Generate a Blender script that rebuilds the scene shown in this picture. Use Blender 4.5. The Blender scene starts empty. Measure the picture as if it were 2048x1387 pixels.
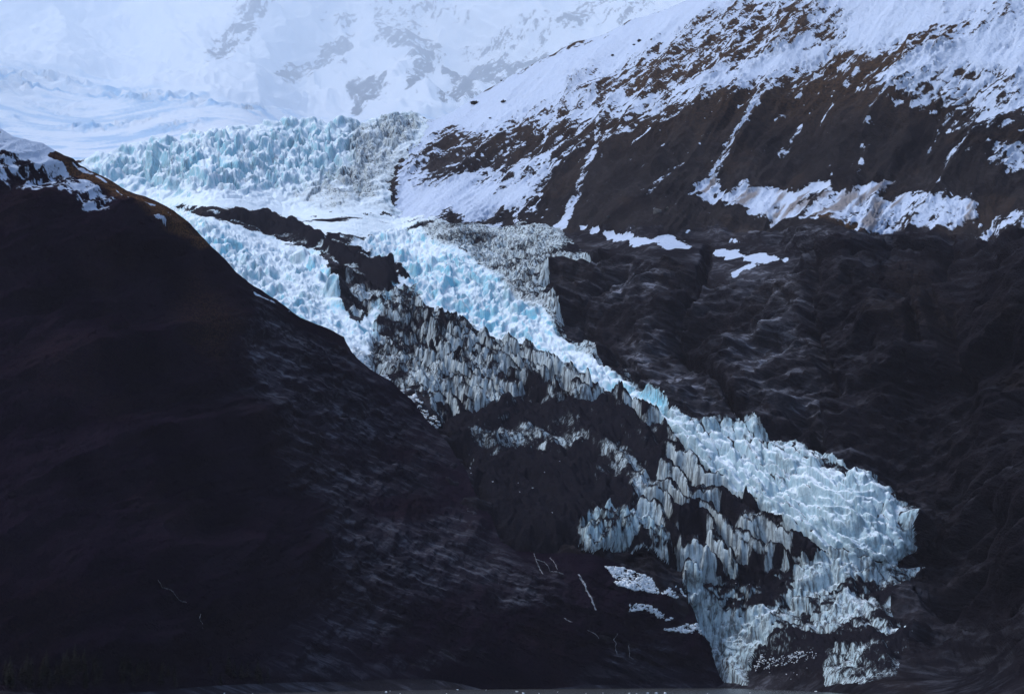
import bpy, math, random
import numpy as np
from mathutils import Vector

# ------------------------------------------------------------------ camera, sky, sun, exposure
C = bpy.context.scene
COL = C.collection
F = 3821.0            # focal length in photograph pixels (2048 wide)
HZ = 1320.0           # row of the sea horizon
CAM_H = 20.0          # eye height on the ship's deck
PITCH = math.atan((HZ - 693.5) / F)

cam_data = bpy.data.cameras.new('camera')
cam = bpy.data.objects.new('camera', cam_data)
COL.objects.link(cam)
cam_data.sensor_width = 36.0
cam_data.lens = 36.0 * math.hypot(F, HZ - 693.5) / 2048.0
cam_data.clip_start = 1.0
cam_data.clip_end = 60000.0
cam.location = (0, 0, CAM_H)
cam.rotation_euler = (math.pi / 2 + PITCH, 0, 0)
C.camera = cam

SUN_EL, SUN_AZ = 56.0, -75.0      # elevation, azimuth from the view direction (negative: left)
world = bpy.data.worlds.new('World')
C.world = world
world.use_nodes = True
wn = world.node_tree.nodes
wl = world.node_tree.links
sky = wn.new('ShaderNodeTexSky')
sky.sky_type = 'NISHITA'
sky.sun_disc = False
sky.sun_elevation = math.radians(SUN_EL)
sky.sun_rotation = math.radians(SUN_AZ)
sky.air_density = 1.0
sky.dust_density = 2.0
bg = wn['Background']
bg.inputs['Strength'].default_value = 0.14
wl.new(sky.outputs['Color'], bg.inputs['Color'])

sd = bpy.data.lights.new('sun', 'SUN')
sd.energy = 1.1
sd.angle = math.radians(10)
sd.color = (1.0, 0.98, 0.96)
sun = bpy.data.objects.new('sun', sd)
COL.objects.link(sun)
el, az = math.radians(SUN_EL), math.radians(SUN_AZ)
sdir = Vector((math.sin(az) * math.cos(el), math.cos(az) * math.cos(el) , math.sin(el)))
sun.rotation_euler = sdir.to_track_quat('Z', 'Y').to_euler()

vs = C.view_settings
vs.view_transform = 'Standard'
vs.look = 'None'
vs.exposure = 0.86
vs.gamma = 1.0
C.cycles.volume_bounces = 2
C.cycles.max_bounces = 4
C.cycles.diffuse_bounces = 2

# ------------------------------------------------------------------ numbers
rng = np.random.default_rng(7)
random.seed(7)

# the photograph is a picture with a pitched lens: turn a row into the tangent of its elevation
def tan_el(v):
    a = np.arctan((693.5 - v) / math.hypot(F, HZ - 693.5)) + PITCH
    return np.tan(a)
def at(u, v, D):
    """point at distance D (m, along the fjord axis) seen at photograph pixel u, v"""
    u = np.asarray(u, float); v = np.asarray(v, float); D = np.asarray(D, float)
    fl = math.hypot(F, HZ - 693.5)
    a = (u - 1024.0) / fl; b = (693.5 - v) / fl
    cy = math.cos(PITCH) - b * math.sin(PITCH)
    cz = math.sin(PITCH) + b * math.cos(PITCH)
    return np.stack([D * a / cy, D * np.ones_like(a / cy), CAM_H + D * cz / cy], -1)

def _h(ix, iy, s):
    n = (ix.astype(np.int64) * 374761393 + iy.astype(np.int64) * 668265263 + s * 1274126177) & 0xFFFFFFFF
    n = ((n ^ (n >> 13)) * 1274126177) & 0xFFFFFFFF
    n = ((n ^ (n >> 16)) * 2246822519) & 0xFFFFFFFF
    n = n ^ (n >> 15)
    return (n & 0xFFFFFF).astype(np.float64) / 16777216.0
def vnoise(x, y, s=0):
    ix = np.floor(x); iy = np.floor(y)
    fx = x - ix; fy = y - iy
    fx = fx * fx * fx * (fx * (fx * 6 - 15) + 10); fy = fy * fy * fy * (fy * (fy * 6 - 15) + 10)
    a = _h(ix, iy, s); b = _h(ix + 1, iy, s); c = _h(ix, iy + 1, s); d = _h(ix + 1, iy + 1, s)
    return (a + (b - a) * fx) * (1 - fy) + (c + (d - c) * fx) * fy
def fbm(x, y, o=4, s=0, g=0.5):
    """about -1 .. 1"""
    t = np.zeros(np.broadcast(x, y).shape); a = 1.0; n = 0.0
    for k in range(o):
        r = 0.5 + 0.7 * k
        xr = x * math.cos(r) - y * math.sin(r) + 13.7 * k; yr = x * math.sin(r) + y * math.cos(r) - 7.3 * k
        t += a * (vnoise(xr * 2 ** k, yr * 2 ** k, s + k * 17) * 2 - 1); n += a; a *= g
    return t / n * 1.6
def ridged(x, y, o=4, s=0, g=0.55):
    """0 .. 1, sharp crests"""
    t = np.zeros(np.broadcast(x, y).shape); a = 1.0; n = 0.0
    for k in range(o):
        r = 0.9 * k + 0.3
        xr = x * math.cos(r) - y * math.sin(r) + 5.7 * k; yr = x * math.sin(r) + y * math.cos(r) - 3.3 * k
        t += a * (1 - np.abs(vnoise(xr * 2 ** k, yr * 2 ** k, s + k * 31) * 2 - 1)); n += a; a *= g
    return t / n
def worley(x, y, s=0, jit=0.9):
    ix = np.floor(x); iy = np.floor(y)
    f1 = np.full(x.shape, 9.0); f2 = np.full(x.shape, 9.0)
    cx = np.zeros(x.shape); cy = np.zeros(x.shape); rid = np.zeros(x.shape)
    for dx in (-1, 0, 1):
        for dy in (-1, 0, 1):
            gx = ix + dx; gy = iy + dy
            px = gx + 0.5 + jit * (_h(gx, gy, s) - 0.5) - x; py = gy + 0.5 + jit * (_h(gx, gy, s + 91) - 0.5) - y
            d = np.sqrt(px * px + py * py)
            m = d < f1
            f2 = np.where(m, f1, np.minimum(f2, d))
            f1 = np.where(m, d, f1); cx = np.where(m, px, cx); cy = np.where(m, py, cy)
            rid = np.where(m, _h(gx, gy, s + 181), rid)
    return f1, f2, cx, cy, rid
def blocks(x, y, s, tilt, k=9.0, jit=0.9):
    """cells with their own height and a tilted top, blended over a narrow step at their edges"""
    ix = np.floor(x); iy = np.floor(y)
    num = np.zeros(x.shape); den = np.zeros(x.shape)
    f1 = np.full(x.shape, 9.0); f2 = np.full(x.shape, 9.0)
    for dx in (-1, 0, 1):
        for dy in (-1, 0, 1):
            gx = ix + dx; gy = iy + dy
            r0 = _h(gx, gy, s); r1 = _h(gx, gy, s + 91)
            px = x - (gx + 0.5 + jit * (r0 - 0.5)); py = y - (gy + 0.5 + jit * (r1 - 0.5))
            d = np.sqrt(px * px + py * py)
            w = np.exp(-k * d)
            num += w * (_h(gx, gy, s + 181) + tilt * (px * (_h(gx, gy, s + 33) - 0.5) * 1.4 - py * (_h(gx, gy, s + 57) - 0.35)))
            den += w
            m = d < f1
            f2 = np.where(m, f1, np.minimum(f2, d)); f1 = np.where(m, d, f1)
    return num / den, f2 - f1
def sm(a, b, x):
    t = np.clip((x - a) / (b - a), 0, 1)
    return t * t * (3 - 2 * t)

# ------------------------------------------------------------------ survey: traced outlines become smooth fields over bearing and elevation
ST = 4.0
GU = np.arange(-620, 2780, ST); GV = np.arange(-140, 1460, ST)
GUU, GVV = np.meshgrid(GU, GV)
def inside_dist(poly):
    """signed distance, + inside"""
    P = np.array(poly, float)
    x, y = GUU, GVV
    best = np.full(x.shape, 1e9); ins = np.zeros(x.shape, bool)
    n = len(P)
    for i in range(n):
        x0, y0 = P[i]; x1, y1 = P[(i + 1) % n]
        ex, ey = x1 - x0, y1 - y0
        L = ex * ex + ey * ey + 1e-9
        t = np.clip(((x - x0) * ex + (y - y0) * ey) / L, 0, 1)
        best = np.minimum(best, (x - x0 - t * ex) ** 2 + (y - y0 - t * ey) ** 2)
        if y0 != y1:
            c = (y0 > y) != (y1 > y)
            ins ^= c & (x < (x1 - x0) * (y - y0) / (y1 - y0) + x0)
    return np.where(ins, 1, -1) * np.sqrt(best)
def line_dist(pts):
    """distance to a polyline and the fraction along it"""
    P = np.array(pts, float)
    best = np.full(GUU.shape, 1e9)
    for i in range(len(P) - 1):
        x0, y0 = P[i]; x1, y1 = P[i + 1]
        ex, ey = x1 - x0, y1 - y0
        L = ex * ex + ey * ey + 1e-9
        t = np.clip(((GUU - x0) * ex + (GVV - y0) * ey) / L, 0, 1)
        best = np.minimum(best, (GUU - x0 - t * ex) ** 2 + (GVV - y0 - t * ey) ** 2)
    return np.sqrt(best)
def samp(field, u, v):
    x = np.clip((u - GU[0]) / ST, 0, len(GU) - 1.001); y = np.clip((v - GV[0]) / ST, 0, len(GV) - 1.001)
    ix = x.astype(int); iy = y.astype(int); fx = x - ix; fy = y - iy
    return (field[iy, ix] * (1 - fx) + field[iy, ix + 1] * fx) * (1 - fy) + (field[iy + 1, ix] * (1 - fx) + field[iy + 1, ix + 1] * fx) * fy
def tps(pts):
    """thin plate through (u, v, log distance)"""
    P = np.array(pts, float)
    X = P[:, :2] / 1000.0; z = np.log(P[:, 2])
    def U(r2): return 0.5 * r2 * np.log(r2 + 1e-9)
    n = len(X)
    K = U(((X[:, None] - X[None]) ** 2).sum(-1)) + np.eye(n) * 1e-3
    Q = np.hstack([np.ones((n, 1)), X])
    A = np.block([[K, Q], [Q.T, np.zeros((3, 3))]])
    w = np.linalg.solve(A, np.concatenate([z, np.zeros(3)]))
    G = np.stack([GUU[::4, ::4], GVV[::4, ::4]], -1) / 1000.0
    out = w[n] + w[n + 1] * G[..., 0] + w[n + 2] * G[..., 1]
    for i in range(n):
        out = out + w[i] * U((G[..., 0] - X[i, 0]) ** 2 + (G[..., 1] - X[i, 1]) ** 2)
    # back to the 4-pixel grid
    gu = GU[::4]; gv = GV[::4]
    x = np.clip((GUU - gu[0]) / (4 * ST), 0, len(gu) - 1.001); y = np.clip((GVV - gv[0]) / (4 * ST), 0, len(gv) - 1.001)
    ix = x.astype(int); iy = y.astype(int); fx = x - ix; fy = y - iy
    o = (out[iy, ix] * (1 - fx) + out[iy, ix + 1] * fx) * (1 - fy) + (out[iy + 1, ix] * (1 - fx) + out[iy + 1, ix + 1] * fx) * fy
    return np.exp(o)
def polyline_at(pts, u):
    P = np.array(pts, float)
    return np.interp(u, P[:, 0], P[:, 1])

# ------------------------------------------------------------------ materials
def new_mat(name):
    m = bpy.data.materials.new(name); m.use_nodes = True
    nt = m.node_tree; b = nt.nodes['Principled BSDF']
    return m, nt, b
class NB:
    """small node builder"""
    def __init__(s, nt): s.nt = nt; s.n = nt.nodes; s.l = nt.links
    def put(s, sock, val):
        if isinstance(val, (int, float)): sock.default_value = val
        elif isinstance(val, tuple): sock.default_value = val if len(val) == 4 or sock.type == 'VECTOR' else val + (1.0,)
        else: s.l.new(val, sock)
    def math(s, op, a, b=0.0, c=0.0, clamp=False):
        n = s.n.new('ShaderNodeMath'); n.operation = op; n.use_clamp = clamp
        s.put(n.inputs[0], a); s.put(n.inputs[1], b); s.put(n.inputs[2], c)
        return n.outputs[0]
    def mad(s, a, k, c): return s.math('MULTIPLY_ADD', a, k, c)
    def step(s, a, lo, hi):
        n = s.n.new('ShaderNodeMapRange'); n.interpolation_type = 'SMOOTHSTEP'
        s.put(n.inputs['Value'], a); n.inputs['From Min'].default_value = lo; n.inputs['From Max'].default_value = hi
        return n.outputs[0]
    def mix(s, f, a, b, kind='MIX'):
        n = s.n.new('ShaderNodeMix'); n.data_type = 'RGBA'; n.blend_type = kind
        s.put(n.inputs[0], f); s.put(n.inputs[6], a); s.put(n.inputs[7], b)
        return n.outputs[2]
    def attr(s, name):
        n = s.n.new('ShaderNodeAttribute'); n.attribute_name = name
        return n.outputs['Fac']
    def pos(s, scale=(1, 1, 1), rot=(0, 0, 0)):
        g = s.n.new('ShaderNodeNewGeometry')
        m = s.n.new('ShaderNodeMapping'); m.inputs['Scale'].default_value = scale; m.inputs['Rotation'].default_value = rot
        if rot == (0, 0, 0):
            s.l.new(g.outputs['Position'], m.inputs['Vector']); return m.outputs[0]
        m1 = s.n.new('ShaderNodeMapping'); m1.inputs['Rotation'].default_value = rot
        s.l.new(g.outputs['Position'], m1.inputs['Vector'])
        m.inputs['Rotation'].default_value = (0, 0, 0)
        s.l.new(m1.outputs[0], m.inputs['Vector']); return m.outputs[0]
    def noise(s, vec, scale=1.0, detail=4.0, rough=0.6, dist=0.0):
        n = s.n.new('ShaderNodeTexNoise'); n.inputs['Scale'].default_value = scale; n.inputs['Detail'].default_value = detail
        n.inputs['Roughness'].default_value = rough; n.inputs['Distortion'].default_value = dist
        s.l.new(vec, n.inputs['Vector']); return n.outputs['Fac']
    def nz(s):
        g = s.n.new('ShaderNodeNewGeometry'); x = s.n.new('ShaderNodeSeparateXYZ')
        s.l.new(g.outputs['Normal'], x.inputs[0]); return x.outputs[2]
    def bump(s, h, strength, dist, bsdf):
        n = s.n.new('ShaderNodeBump'); n.inputs['Strength'].default_value = strength; n.inputs['Distance'].default_value = dist
        s.l.new(h, n.inputs['Height']); s.l.new(n.outputs[0], bsdf.inputs['Normal'])

def mat_ice():
    m, nt, b = new_mat('glacier_ice'); k = NB(nt)
    clean = k.attr('clean'); deb = k.attr('debris'); blue = k.attr('blue')
    nz = k.nz()
    n1 = k.noise(k.pos(), 0.09, 5, 0.62)
    n2 = k.noise(k.pos(), 0.35, 4, 0.6)
    streak = k.noise(k.pos((1, 1, 0.13)), 0.30, 4, 0.65)
    fine = k.noise(k.pos((1, 1, 0.3)), 0.7, 3, 0.6)
    ice = k.mix(blue, (0.37, 0.44, 0.49), (0.20, 0.53, 0.70))
    ice = k.mix(k.math('MULTIPLY', k.step(n1, 0.35, 0.7), 0.5), ice, (0.55, 0.66, 0.72))
    # rock flour in streaks down the steep faces
    dirt = k.math('MULTIPLY', k.step(streak, 0.42, 0.62), k.math('SUBTRACT', 1.10, clean, clamp=True))
    ice = k.mix(dirt, ice, (0.035, 0.036, 0.040))
    ice = k.mix(k.math('MULTIPLY', k.step(n2, 0.5, 0.75), 0.35), ice, (0.16, 0.17, 0.17))
    snow = k.step(k.math('ADD', k.mad(n2, 0.35, -0.17), k.math('ADD', nz, k.mad(clean, 0.5, -0.5))), 0.30, 0.72)
    white = k.mix(n1, (0.44, 0.57, 0.69), (0.70, 0.78, 0.85))
    col = k.mix(snow, ice, white)
    d = k.math('ADD', k.mad(deb, 2.2, -1.35), k.math('ADD', k.mad(nz, 1.5, -0.75), k.math('ADD', k.mad(streak, 1.3, -0.65), k.math('ADD', k.mad(n2, 0.9, -0.45), k.mad(fine, 1.1, -0.55)))))
    d = k.step(k.math('ADD', d, k.math('MULTIPLY', k.step(deb, 0.94, 1.0), 0.9)), -0.42, 0.58)
    gate = k.step(deb, 0.02, 0.12)
    d = k.math('MULTIPLY', d, gate)
    blk = k.mix(fine, (0.0032, 0.0032, 0.0052), (0.014, 0.014, 0.020))
    col = k.mix(d, col, blk)
    k.put(b.inputs['Base Color'], col)
    k.put(b.inputs['Roughness'], 0.7)
    b.inputs['Specular IOR Level'].default_value = 0.0
    k.bump(k.math('ADD', n2, k.math('MULTIPLY', streak, 0.8)), 0.5, 3.0, b)
    return m

def mat_rock(name, c0, c1, c2, light, rot, snow_scale=0.08, squash=0.3, light_amt=0.35, strata=(0, 0.3, 0), lite_scale=0.16, snow_c=((0.34, 0.43, 0.60), (0.46, 0.545, 0.69))):
    """dark rock / brush with snow lying where 'snow' says, broken up along the fall line"""
    m, nt, b = new_mat(name); k = NB(nt)
    sn = k.attr('snow'); brown = k.attr('brown'); lite = k.attr('lite')
    v = k.pos((1, 1, squash), rot)
    n1 = k.noise(v, snow_scale, 6, 0.68, 0.3)
    n2 = k.noise(k.pos(), snow_scale * 5, 4, 0.6)
    nb = k.noise(k.pos(), 0.012, 5, 0.6)
    f = k.math('ADD', k.mad(sn, 2.0, -1.0), k.math('ADD', k.mad(n1, 2.6, -1.3), k.mad(n2, 1.3, -0.65)))
    snow = k.step(f, -0.20, 0.26)
    col = k.mix(k.step(nb, 0.35, 0.65), c0, c1)
    col = k.mix(k.math('MULTIPLY', brown, k.step(n2, 0.3, 0.7)), col, c2)
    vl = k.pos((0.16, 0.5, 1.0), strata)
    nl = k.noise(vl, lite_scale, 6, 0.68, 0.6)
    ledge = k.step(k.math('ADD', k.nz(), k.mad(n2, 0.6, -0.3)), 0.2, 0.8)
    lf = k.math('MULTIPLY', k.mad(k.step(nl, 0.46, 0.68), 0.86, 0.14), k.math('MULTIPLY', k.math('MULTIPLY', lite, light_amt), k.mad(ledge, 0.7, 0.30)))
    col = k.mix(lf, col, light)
    white = k.mix(n2, snow_c[0], snow_c[1])
    white = k.mix(k.attr('soil'), white, (0.19, 0.185, 0.20))
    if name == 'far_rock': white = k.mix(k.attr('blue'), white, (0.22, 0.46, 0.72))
    col = k.mix(snow, col, white)
    k.put(b.inputs['Base Color'], col)
    k.put(b.inputs['Roughness'], 0.85)
    b.inputs['Specular IOR Level'].default_value = 0.0
    k.bump(k.math('ADD', k.math('MULTIPLY', nl, 1.5), n2), 0.7, 4.0, b)
    return m

ICE = mat_ice()
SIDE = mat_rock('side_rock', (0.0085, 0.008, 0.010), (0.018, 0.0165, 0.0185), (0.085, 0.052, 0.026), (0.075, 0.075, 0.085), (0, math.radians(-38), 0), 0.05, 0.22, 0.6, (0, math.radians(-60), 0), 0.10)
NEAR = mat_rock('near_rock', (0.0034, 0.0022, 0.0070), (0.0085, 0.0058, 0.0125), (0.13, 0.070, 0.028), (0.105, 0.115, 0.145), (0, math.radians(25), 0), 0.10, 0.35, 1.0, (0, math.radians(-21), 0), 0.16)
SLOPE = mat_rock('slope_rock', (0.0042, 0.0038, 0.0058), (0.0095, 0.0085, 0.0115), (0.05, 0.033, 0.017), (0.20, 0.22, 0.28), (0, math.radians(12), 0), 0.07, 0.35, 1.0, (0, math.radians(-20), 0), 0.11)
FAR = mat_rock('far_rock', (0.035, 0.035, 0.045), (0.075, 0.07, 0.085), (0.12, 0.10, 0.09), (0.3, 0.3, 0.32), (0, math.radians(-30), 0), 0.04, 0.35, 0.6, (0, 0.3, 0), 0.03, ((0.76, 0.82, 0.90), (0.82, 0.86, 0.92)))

# ------------------------------------------------------------------ mesh sheets
def make_mesh(name, V, Fq, attrs, mat, parent=None, smooth=True):
    me = bpy.data.meshes.new(name)
    me.vertices.add(len(V)); me.vertices.foreach_set('co', np.ascontiguousarray(V, np.float32).ravel())
    me.loops.add(Fq.size); me.loops.foreach_set('vertex_index', Fq.astype(np.int32).ravel())
    me.polygons.add(len(Fq)); me.polygons.foreach_set('loop_start', np.arange(0, Fq.size, 4, dtype=np.int32))
    for k, a in attrs.items():
        at_ = me.attributes.new(k, 'FLOAT', 'POINT'); at_.data.foreach_set('value', np.ascontiguousarray(a, np.float32))
    me.update(calc_edges=True)
    if smooth: me.polygons.foreach_set('use_smooth', np.ones(len(Fq), bool))
    me.materials.append(mat)
    o = bpy.data.objects.new(name, me); COL.objects.link(o)
    if parent: o.parent = parent
    return o
def grid_faces(nr, nc):
    r, c = np.meshgrid(np.arange(nr - 1), np.arange(nc - 1), indexing='ij')
    a = r * nc + c
    return np.stack([a, a + nc, a + nc + 1, a + 1], -1)      # (nr-1, nc-1, 4)
def submesh(V, Fa, mask, attrs):
    f = Fa[mask]
    used = np.unique(f)
    remap = np.zeros(len(V), np.int64); remap[used] = np.arange(len(used))
    return V[used], remap[f], {k: a[used] for k, a in attrs.items()}
def normals(P):
    du = np.gradient(P, axis=1); dv = np.gradient(P, axis=0)
    n = np.cross(dv, du)
    n /= np.linalg.norm(n, axis=-1, keepdims=True) + 1e-9
    flip = (n[..., 1] > 0) & (n[..., 2] < 0)
    n = np.where(flip[..., None], -n, n)
    return n
def back_side(P, n=9, run=260.0, drop=0.9):
    """carry the top row over the crest and down the far side"""
    top = P[0]
    rows = []
    for k in range(n, 0, -1):
        t = k / n
        q = top.copy(); q[:, 1] += run * t; q[:, 0] *= (top[:, 1] + run * t) / top[:, 1]
        q[:, 2] -= run * drop * t * t + 4 * t
        rows.append(q)
    return np.concatenate([np.array(rows), P], 0)
def structure(o):
    o['kind'] = 'structure'; return o
def tag(o, label, cat, group=None, kind=None):
    o['label'] = label; o['category'] = cat
    if group: o['group'] = group
    if kind: o['kind'] = kind
    return o
def columns(a, b, step, out=40.0):
    inner = np.arange(a, b + 0.1, step)
    left = np.arange(a - 540, a, out); right = np.arange(b + out, b + 641, out)
    return np.concatenate([left, inner, right])

STEP = 1.7
exec_parts = {}
# ================================================================== the valley: side mountain, rock slope and the glacier lying on it
VALLEY_D = tps([
    (-260, 1392, 1180), (0, 1384, 1225), (400, 1376, 1380), (700, 1370, 1520), (1000, 1368, 1640), (1450, 1364, 1720), (1650, 1372, 1480), (1750, 1379, 1310),
    (2048, 1400, 1000), (2300, 1420, 900),
    (870, 860, 2040), (1000, 1080, 1800), (750, 1000, 1900), (900, 1200, 1700), (400, 1000, 1900), (0, 1000, 1900), (0, 600, 2700), (300, 600, 2650),
    (400, 430, 2950), (600, 560, 2620), (720, 700, 2330), (800, 760, 2220), (500, 470, 2880),
    (700, 490, 2870), (830, 590, 2600), (940, 650, 2480), (1100, 720, 2320), (1330, 850, 2060), (1600, 950, 1900), (1800, 1090, 1740), (1500, 1250, 1740), (1450, 1050, 1850), (1250, 1000, 1880),
    (1180, 1060, 1800), (1400, 1160, 1760), (1700, 1260, 1640), (1100, 900, 2020),
    (560, 440, 3150), (350, 420, 3250), (800, 445, 3180), (1000, 455, 3000), (1100, 462, 2850), (900, 475, 2860), (1050, 520, 2680),
    (200, 315, 3700), (500, 255, 3850), (500, 340, 3500), (700, 242, 3950), (840, 236, 4050), (780, 350, 3500), (0, 300, 3900), (-260, 300, 4000),
    (950, 200, 4000), (1060, 130, 3950), (1200, 70, 3800), (1400, 0, 3500), (1700, -60, 3100), (2048, -60, 2750), (2300, -60, 2600),
    (850, 400, 3260), (1000, 300, 3350), (1200, 250, 3150), (1200, 450, 2780), (1400, 200, 2950), (1400, 400, 2680), (1400, 470, 2560), (1600, 250, 2750), (1600, 440, 2480), (1800, 250, 2560), (1800, 460, 2330), (2048, 250, 2420), (2048, 450, 2180), (2300, 450, 2050),
    (1300, 495, 2500), (1500, 520, 2380), (1700, 490, 2200), (2048, 500, 1950), (2300, 500, 1850), (1250, 620, 2400), (1400, 700, 2220), (1500, 830, 2050), (1700, 700, 2030), (2048, 750, 1820), (2300, 750, 1700), (1800, 900, 1890), (2048, 1050, 1600), (1910, 1090, 1770), (1950, 1290, 1480), (2300, 1100, 1400), (1700, 1000, 1800), (1620, 1060, 1785), (1850, 1020, 1830), (1480, 930, 1940), (1830, 1180, 1730),
    (2760, 1420, 760), (2760, 1000, 1150), (2760, 750, 1500), (2760, 450, 1850), (2760, 200, 2150), (2760, -60, 2350), (-620, 1392, 1100), (-620, 300, 4000),
])
VTOP = [(-260, 330), (100, 335), (180, 314), (300, 285), (420, 262), (500, 254), (560, 249), (640, 249), (700, 241), (760, 239), (815, 234), (835, 230), (860, 240), (900, 226),
        (950, 195), (1000, 164), (1060, 130), (1130, 96), (1200, 70), (1280, 36), (1340, 14), (1400, -8), (1500, -50), (1700, -90), (2320, -110)]

uu = columns(-60, 2108, STEP)
NR = 840
tt = np.linspace(0, 1, NR)
vt = polyline_at(VTOP, uu)
U = np.broadcast_to(uu, (NR, len(uu))).copy()
Vv = vt[None] + tt[:, None] * (1412 - vt[None])
D0 = samp(VALLEY_D, U, Vv)
P = at(U, Vv, D0)
N0 = normals(P)
X, Y, Z = P[..., 0], P[..., 1], P[..., 2]
PX = D0 / F                                # metres per photograph pixel here

def field(items, base=0.0, soft=10.0, warp=None):
    """lay polygons over each other: each (value, softness, polygon) covers what is under it"""
    out = np.full(U.shape, base)
    for it in items:
        val, sf, poly = it
        d = samp(inside_dist(poly), U, Vv)
        if warp is not None: d = d + warp
        w = sm(-sf, sf, d)
        out = out * (1 - w) + val * w
    return out

SL = Y * 0.75 + Z * 0.66                 # distance up the slope
w1 = fbm(X / 60, Z / 60, 4, 5) * 14          # wandering of the outlines, in pixels
w2 = fbm(X / 22, SL / 26, 4, 6) * 7

UP_ICE = [(150, 330), (180, 300), (300, 270), (420, 245), (560, 230), (700, 220), (830, 215), (858, 238), (838, 290), (800, 330), (775, 360), (788, 410), (805, 438), (760, 436), (700, 438), (620, 440), (540, 436), (450, 428), (380, 424), (300, 420), (200, 400), (120, 360)]
PLATEAU = [(300, 420), (450, 426), (620, 438), (800, 434), (860, 444), (1000, 452), (1100, 455), (1110, 470), (1000, 470), (860, 470), (780, 476), (700, 492), (660, 484), (600, 462), (480, 436), (360, 428)]
LEFT_ICE = [(300, 400), (345, 420), (395, 437), (440, 445), (513, 472), (553, 488), (590, 498), (625, 505), (652, 524), (660, 557), (667, 585), (674, 615), (690, 632), (712, 655), (735, 640), (750, 612), (775, 590), (800, 560), (830, 590), (800, 615), (765, 640), (756, 680), (742, 735), (690, 760), (560, 760), (300, 600)]
MORAINE = [(360, 424), (420, 434), (432, 438), (447, 432), (473, 432), (527, 439), (557, 444), (570, 452), (586, 447), (604, 459), (618, 469), (640, 479), (665, 500), (700, 517), (735, 533), (770, 540), (795, 560), (800, 580), (775, 598), (745, 575), (715, 552), (665, 535), (640, 512), (590, 498), (553, 487), (513, 471), (473, 458), (430, 446), (380, 432)]
STRAND = [(655, 480), (693, 497), (730, 515), (783, 540), (808, 551), (826, 566), (815, 568), (785, 550), (740, 530), (700, 510), (665, 492)]
MID_ICE = [(690, 505), (700, 486), (760, 470), (840, 458), (870, 488), (930, 508), (965, 540), (1005, 560), (1045, 600), (1085, 622), (1112, 650), (1135, 685), (1180, 712), (1240, 752), (1300, 800), (1345, 832), (1330, 850), (1260, 822), (1200, 790), (1150, 752), (1090, 722), (1040, 702), (990, 692), (940, 668), (900, 642), (850, 626), (815, 590), (760, 545), (720, 520)]
GREY_ICE = [(830, 456), (900, 449), (1000, 455), (1060, 449), (1110, 455), (1135, 480), (1160, 508), (1195, 522), (1150, 540), (1100, 552), (1088, 590), (1112, 620), (1128, 660), (1145, 690), (1190, 705), (1245, 745), (1300, 790), (1345, 830), (1290, 800), (1220, 750), (1160, 712), (1120, 680), (1090, 630), (1040, 606), (1000, 565), (955, 542), (925, 512), (865, 494)]
FINS = [(700, 580), (660, 545), (720, 552), (775, 598), (830, 575), (850, 626), (930, 656), (990, 692), (1090, 722), (1150, 755), (1210, 795), (1262, 820), (1210, 812), (1100, 802), (1010, 808), (960, 835), (900, 852), (868, 852), (838, 812), (770, 762), (738, 725), (754, 660), (762, 612), (720, 650), (690, 632)]
BLACK = [(868, 852), (960, 832), (1010, 806), (1100, 800), (1230, 812), (1290, 860), (1330, 930), (1300, 1000), (1262, 1040), (1180, 1045), (1165, 1085), (1120, 1102), (1010, 1090), (950, 1000), (930, 940), (900, 890)]
STRIPES = [(1230, 812), (1330, 850), (1380, 935), (1450, 980), (1540, 1045), (1600, 1075), (1640, 1112), (1660, 1150), (1560, 1160), (1400, 1160), (1375, 1260), (1365, 1150), (1330, 1130), (1300, 1108), (1160, 1104), (1180, 1042), (1262, 1040), (1300, 1000), (1330, 930), (1290, 860)]
TONGUE = [(1320, 838), (1345, 832), (1390, 858), (1430, 860), (1480, 866), (1560, 888), (1640, 908), (1700, 933), (1745, 943), (1772, 968), (1790, 985), (1792, 1002), (1830, 1025), (1810, 1045), (1806, 1070), (1824, 1100), (1800, 1116), (1782, 1136), (1740, 1136), (1690, 1120), (1640, 1112), (1600, 1075), (1540, 1045), (1450, 980), (1380, 935), (1335, 890)]
TOE = [(1372, 1150), (1400, 1155), (1480, 1150), (1560, 1158), (1620, 1128), (1690, 1118), (1750, 1140), (1812, 1140), (1840, 1145), (1812, 1172), (1795, 1200), (1775, 1215), (1790, 1245), (1835, 1290), (1800, 1320), (1785, 1348), (1720, 1366), (1655, 1368), (1645, 1340), (1560, 1345), (1495, 1335), (1490, 1366), (1448, 1366), (1430, 1330), (1418, 1280), (1395, 1265), (1380, 1215)]
CLIFF = [(1165, 1075), (1178, 1045), (1215, 1035), (1255, 1038), (1300, 1052), (1330, 1085), (1345, 1125), (1310, 1110), (1280, 1095), (1200, 1106), (1170, 1100)]

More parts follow.
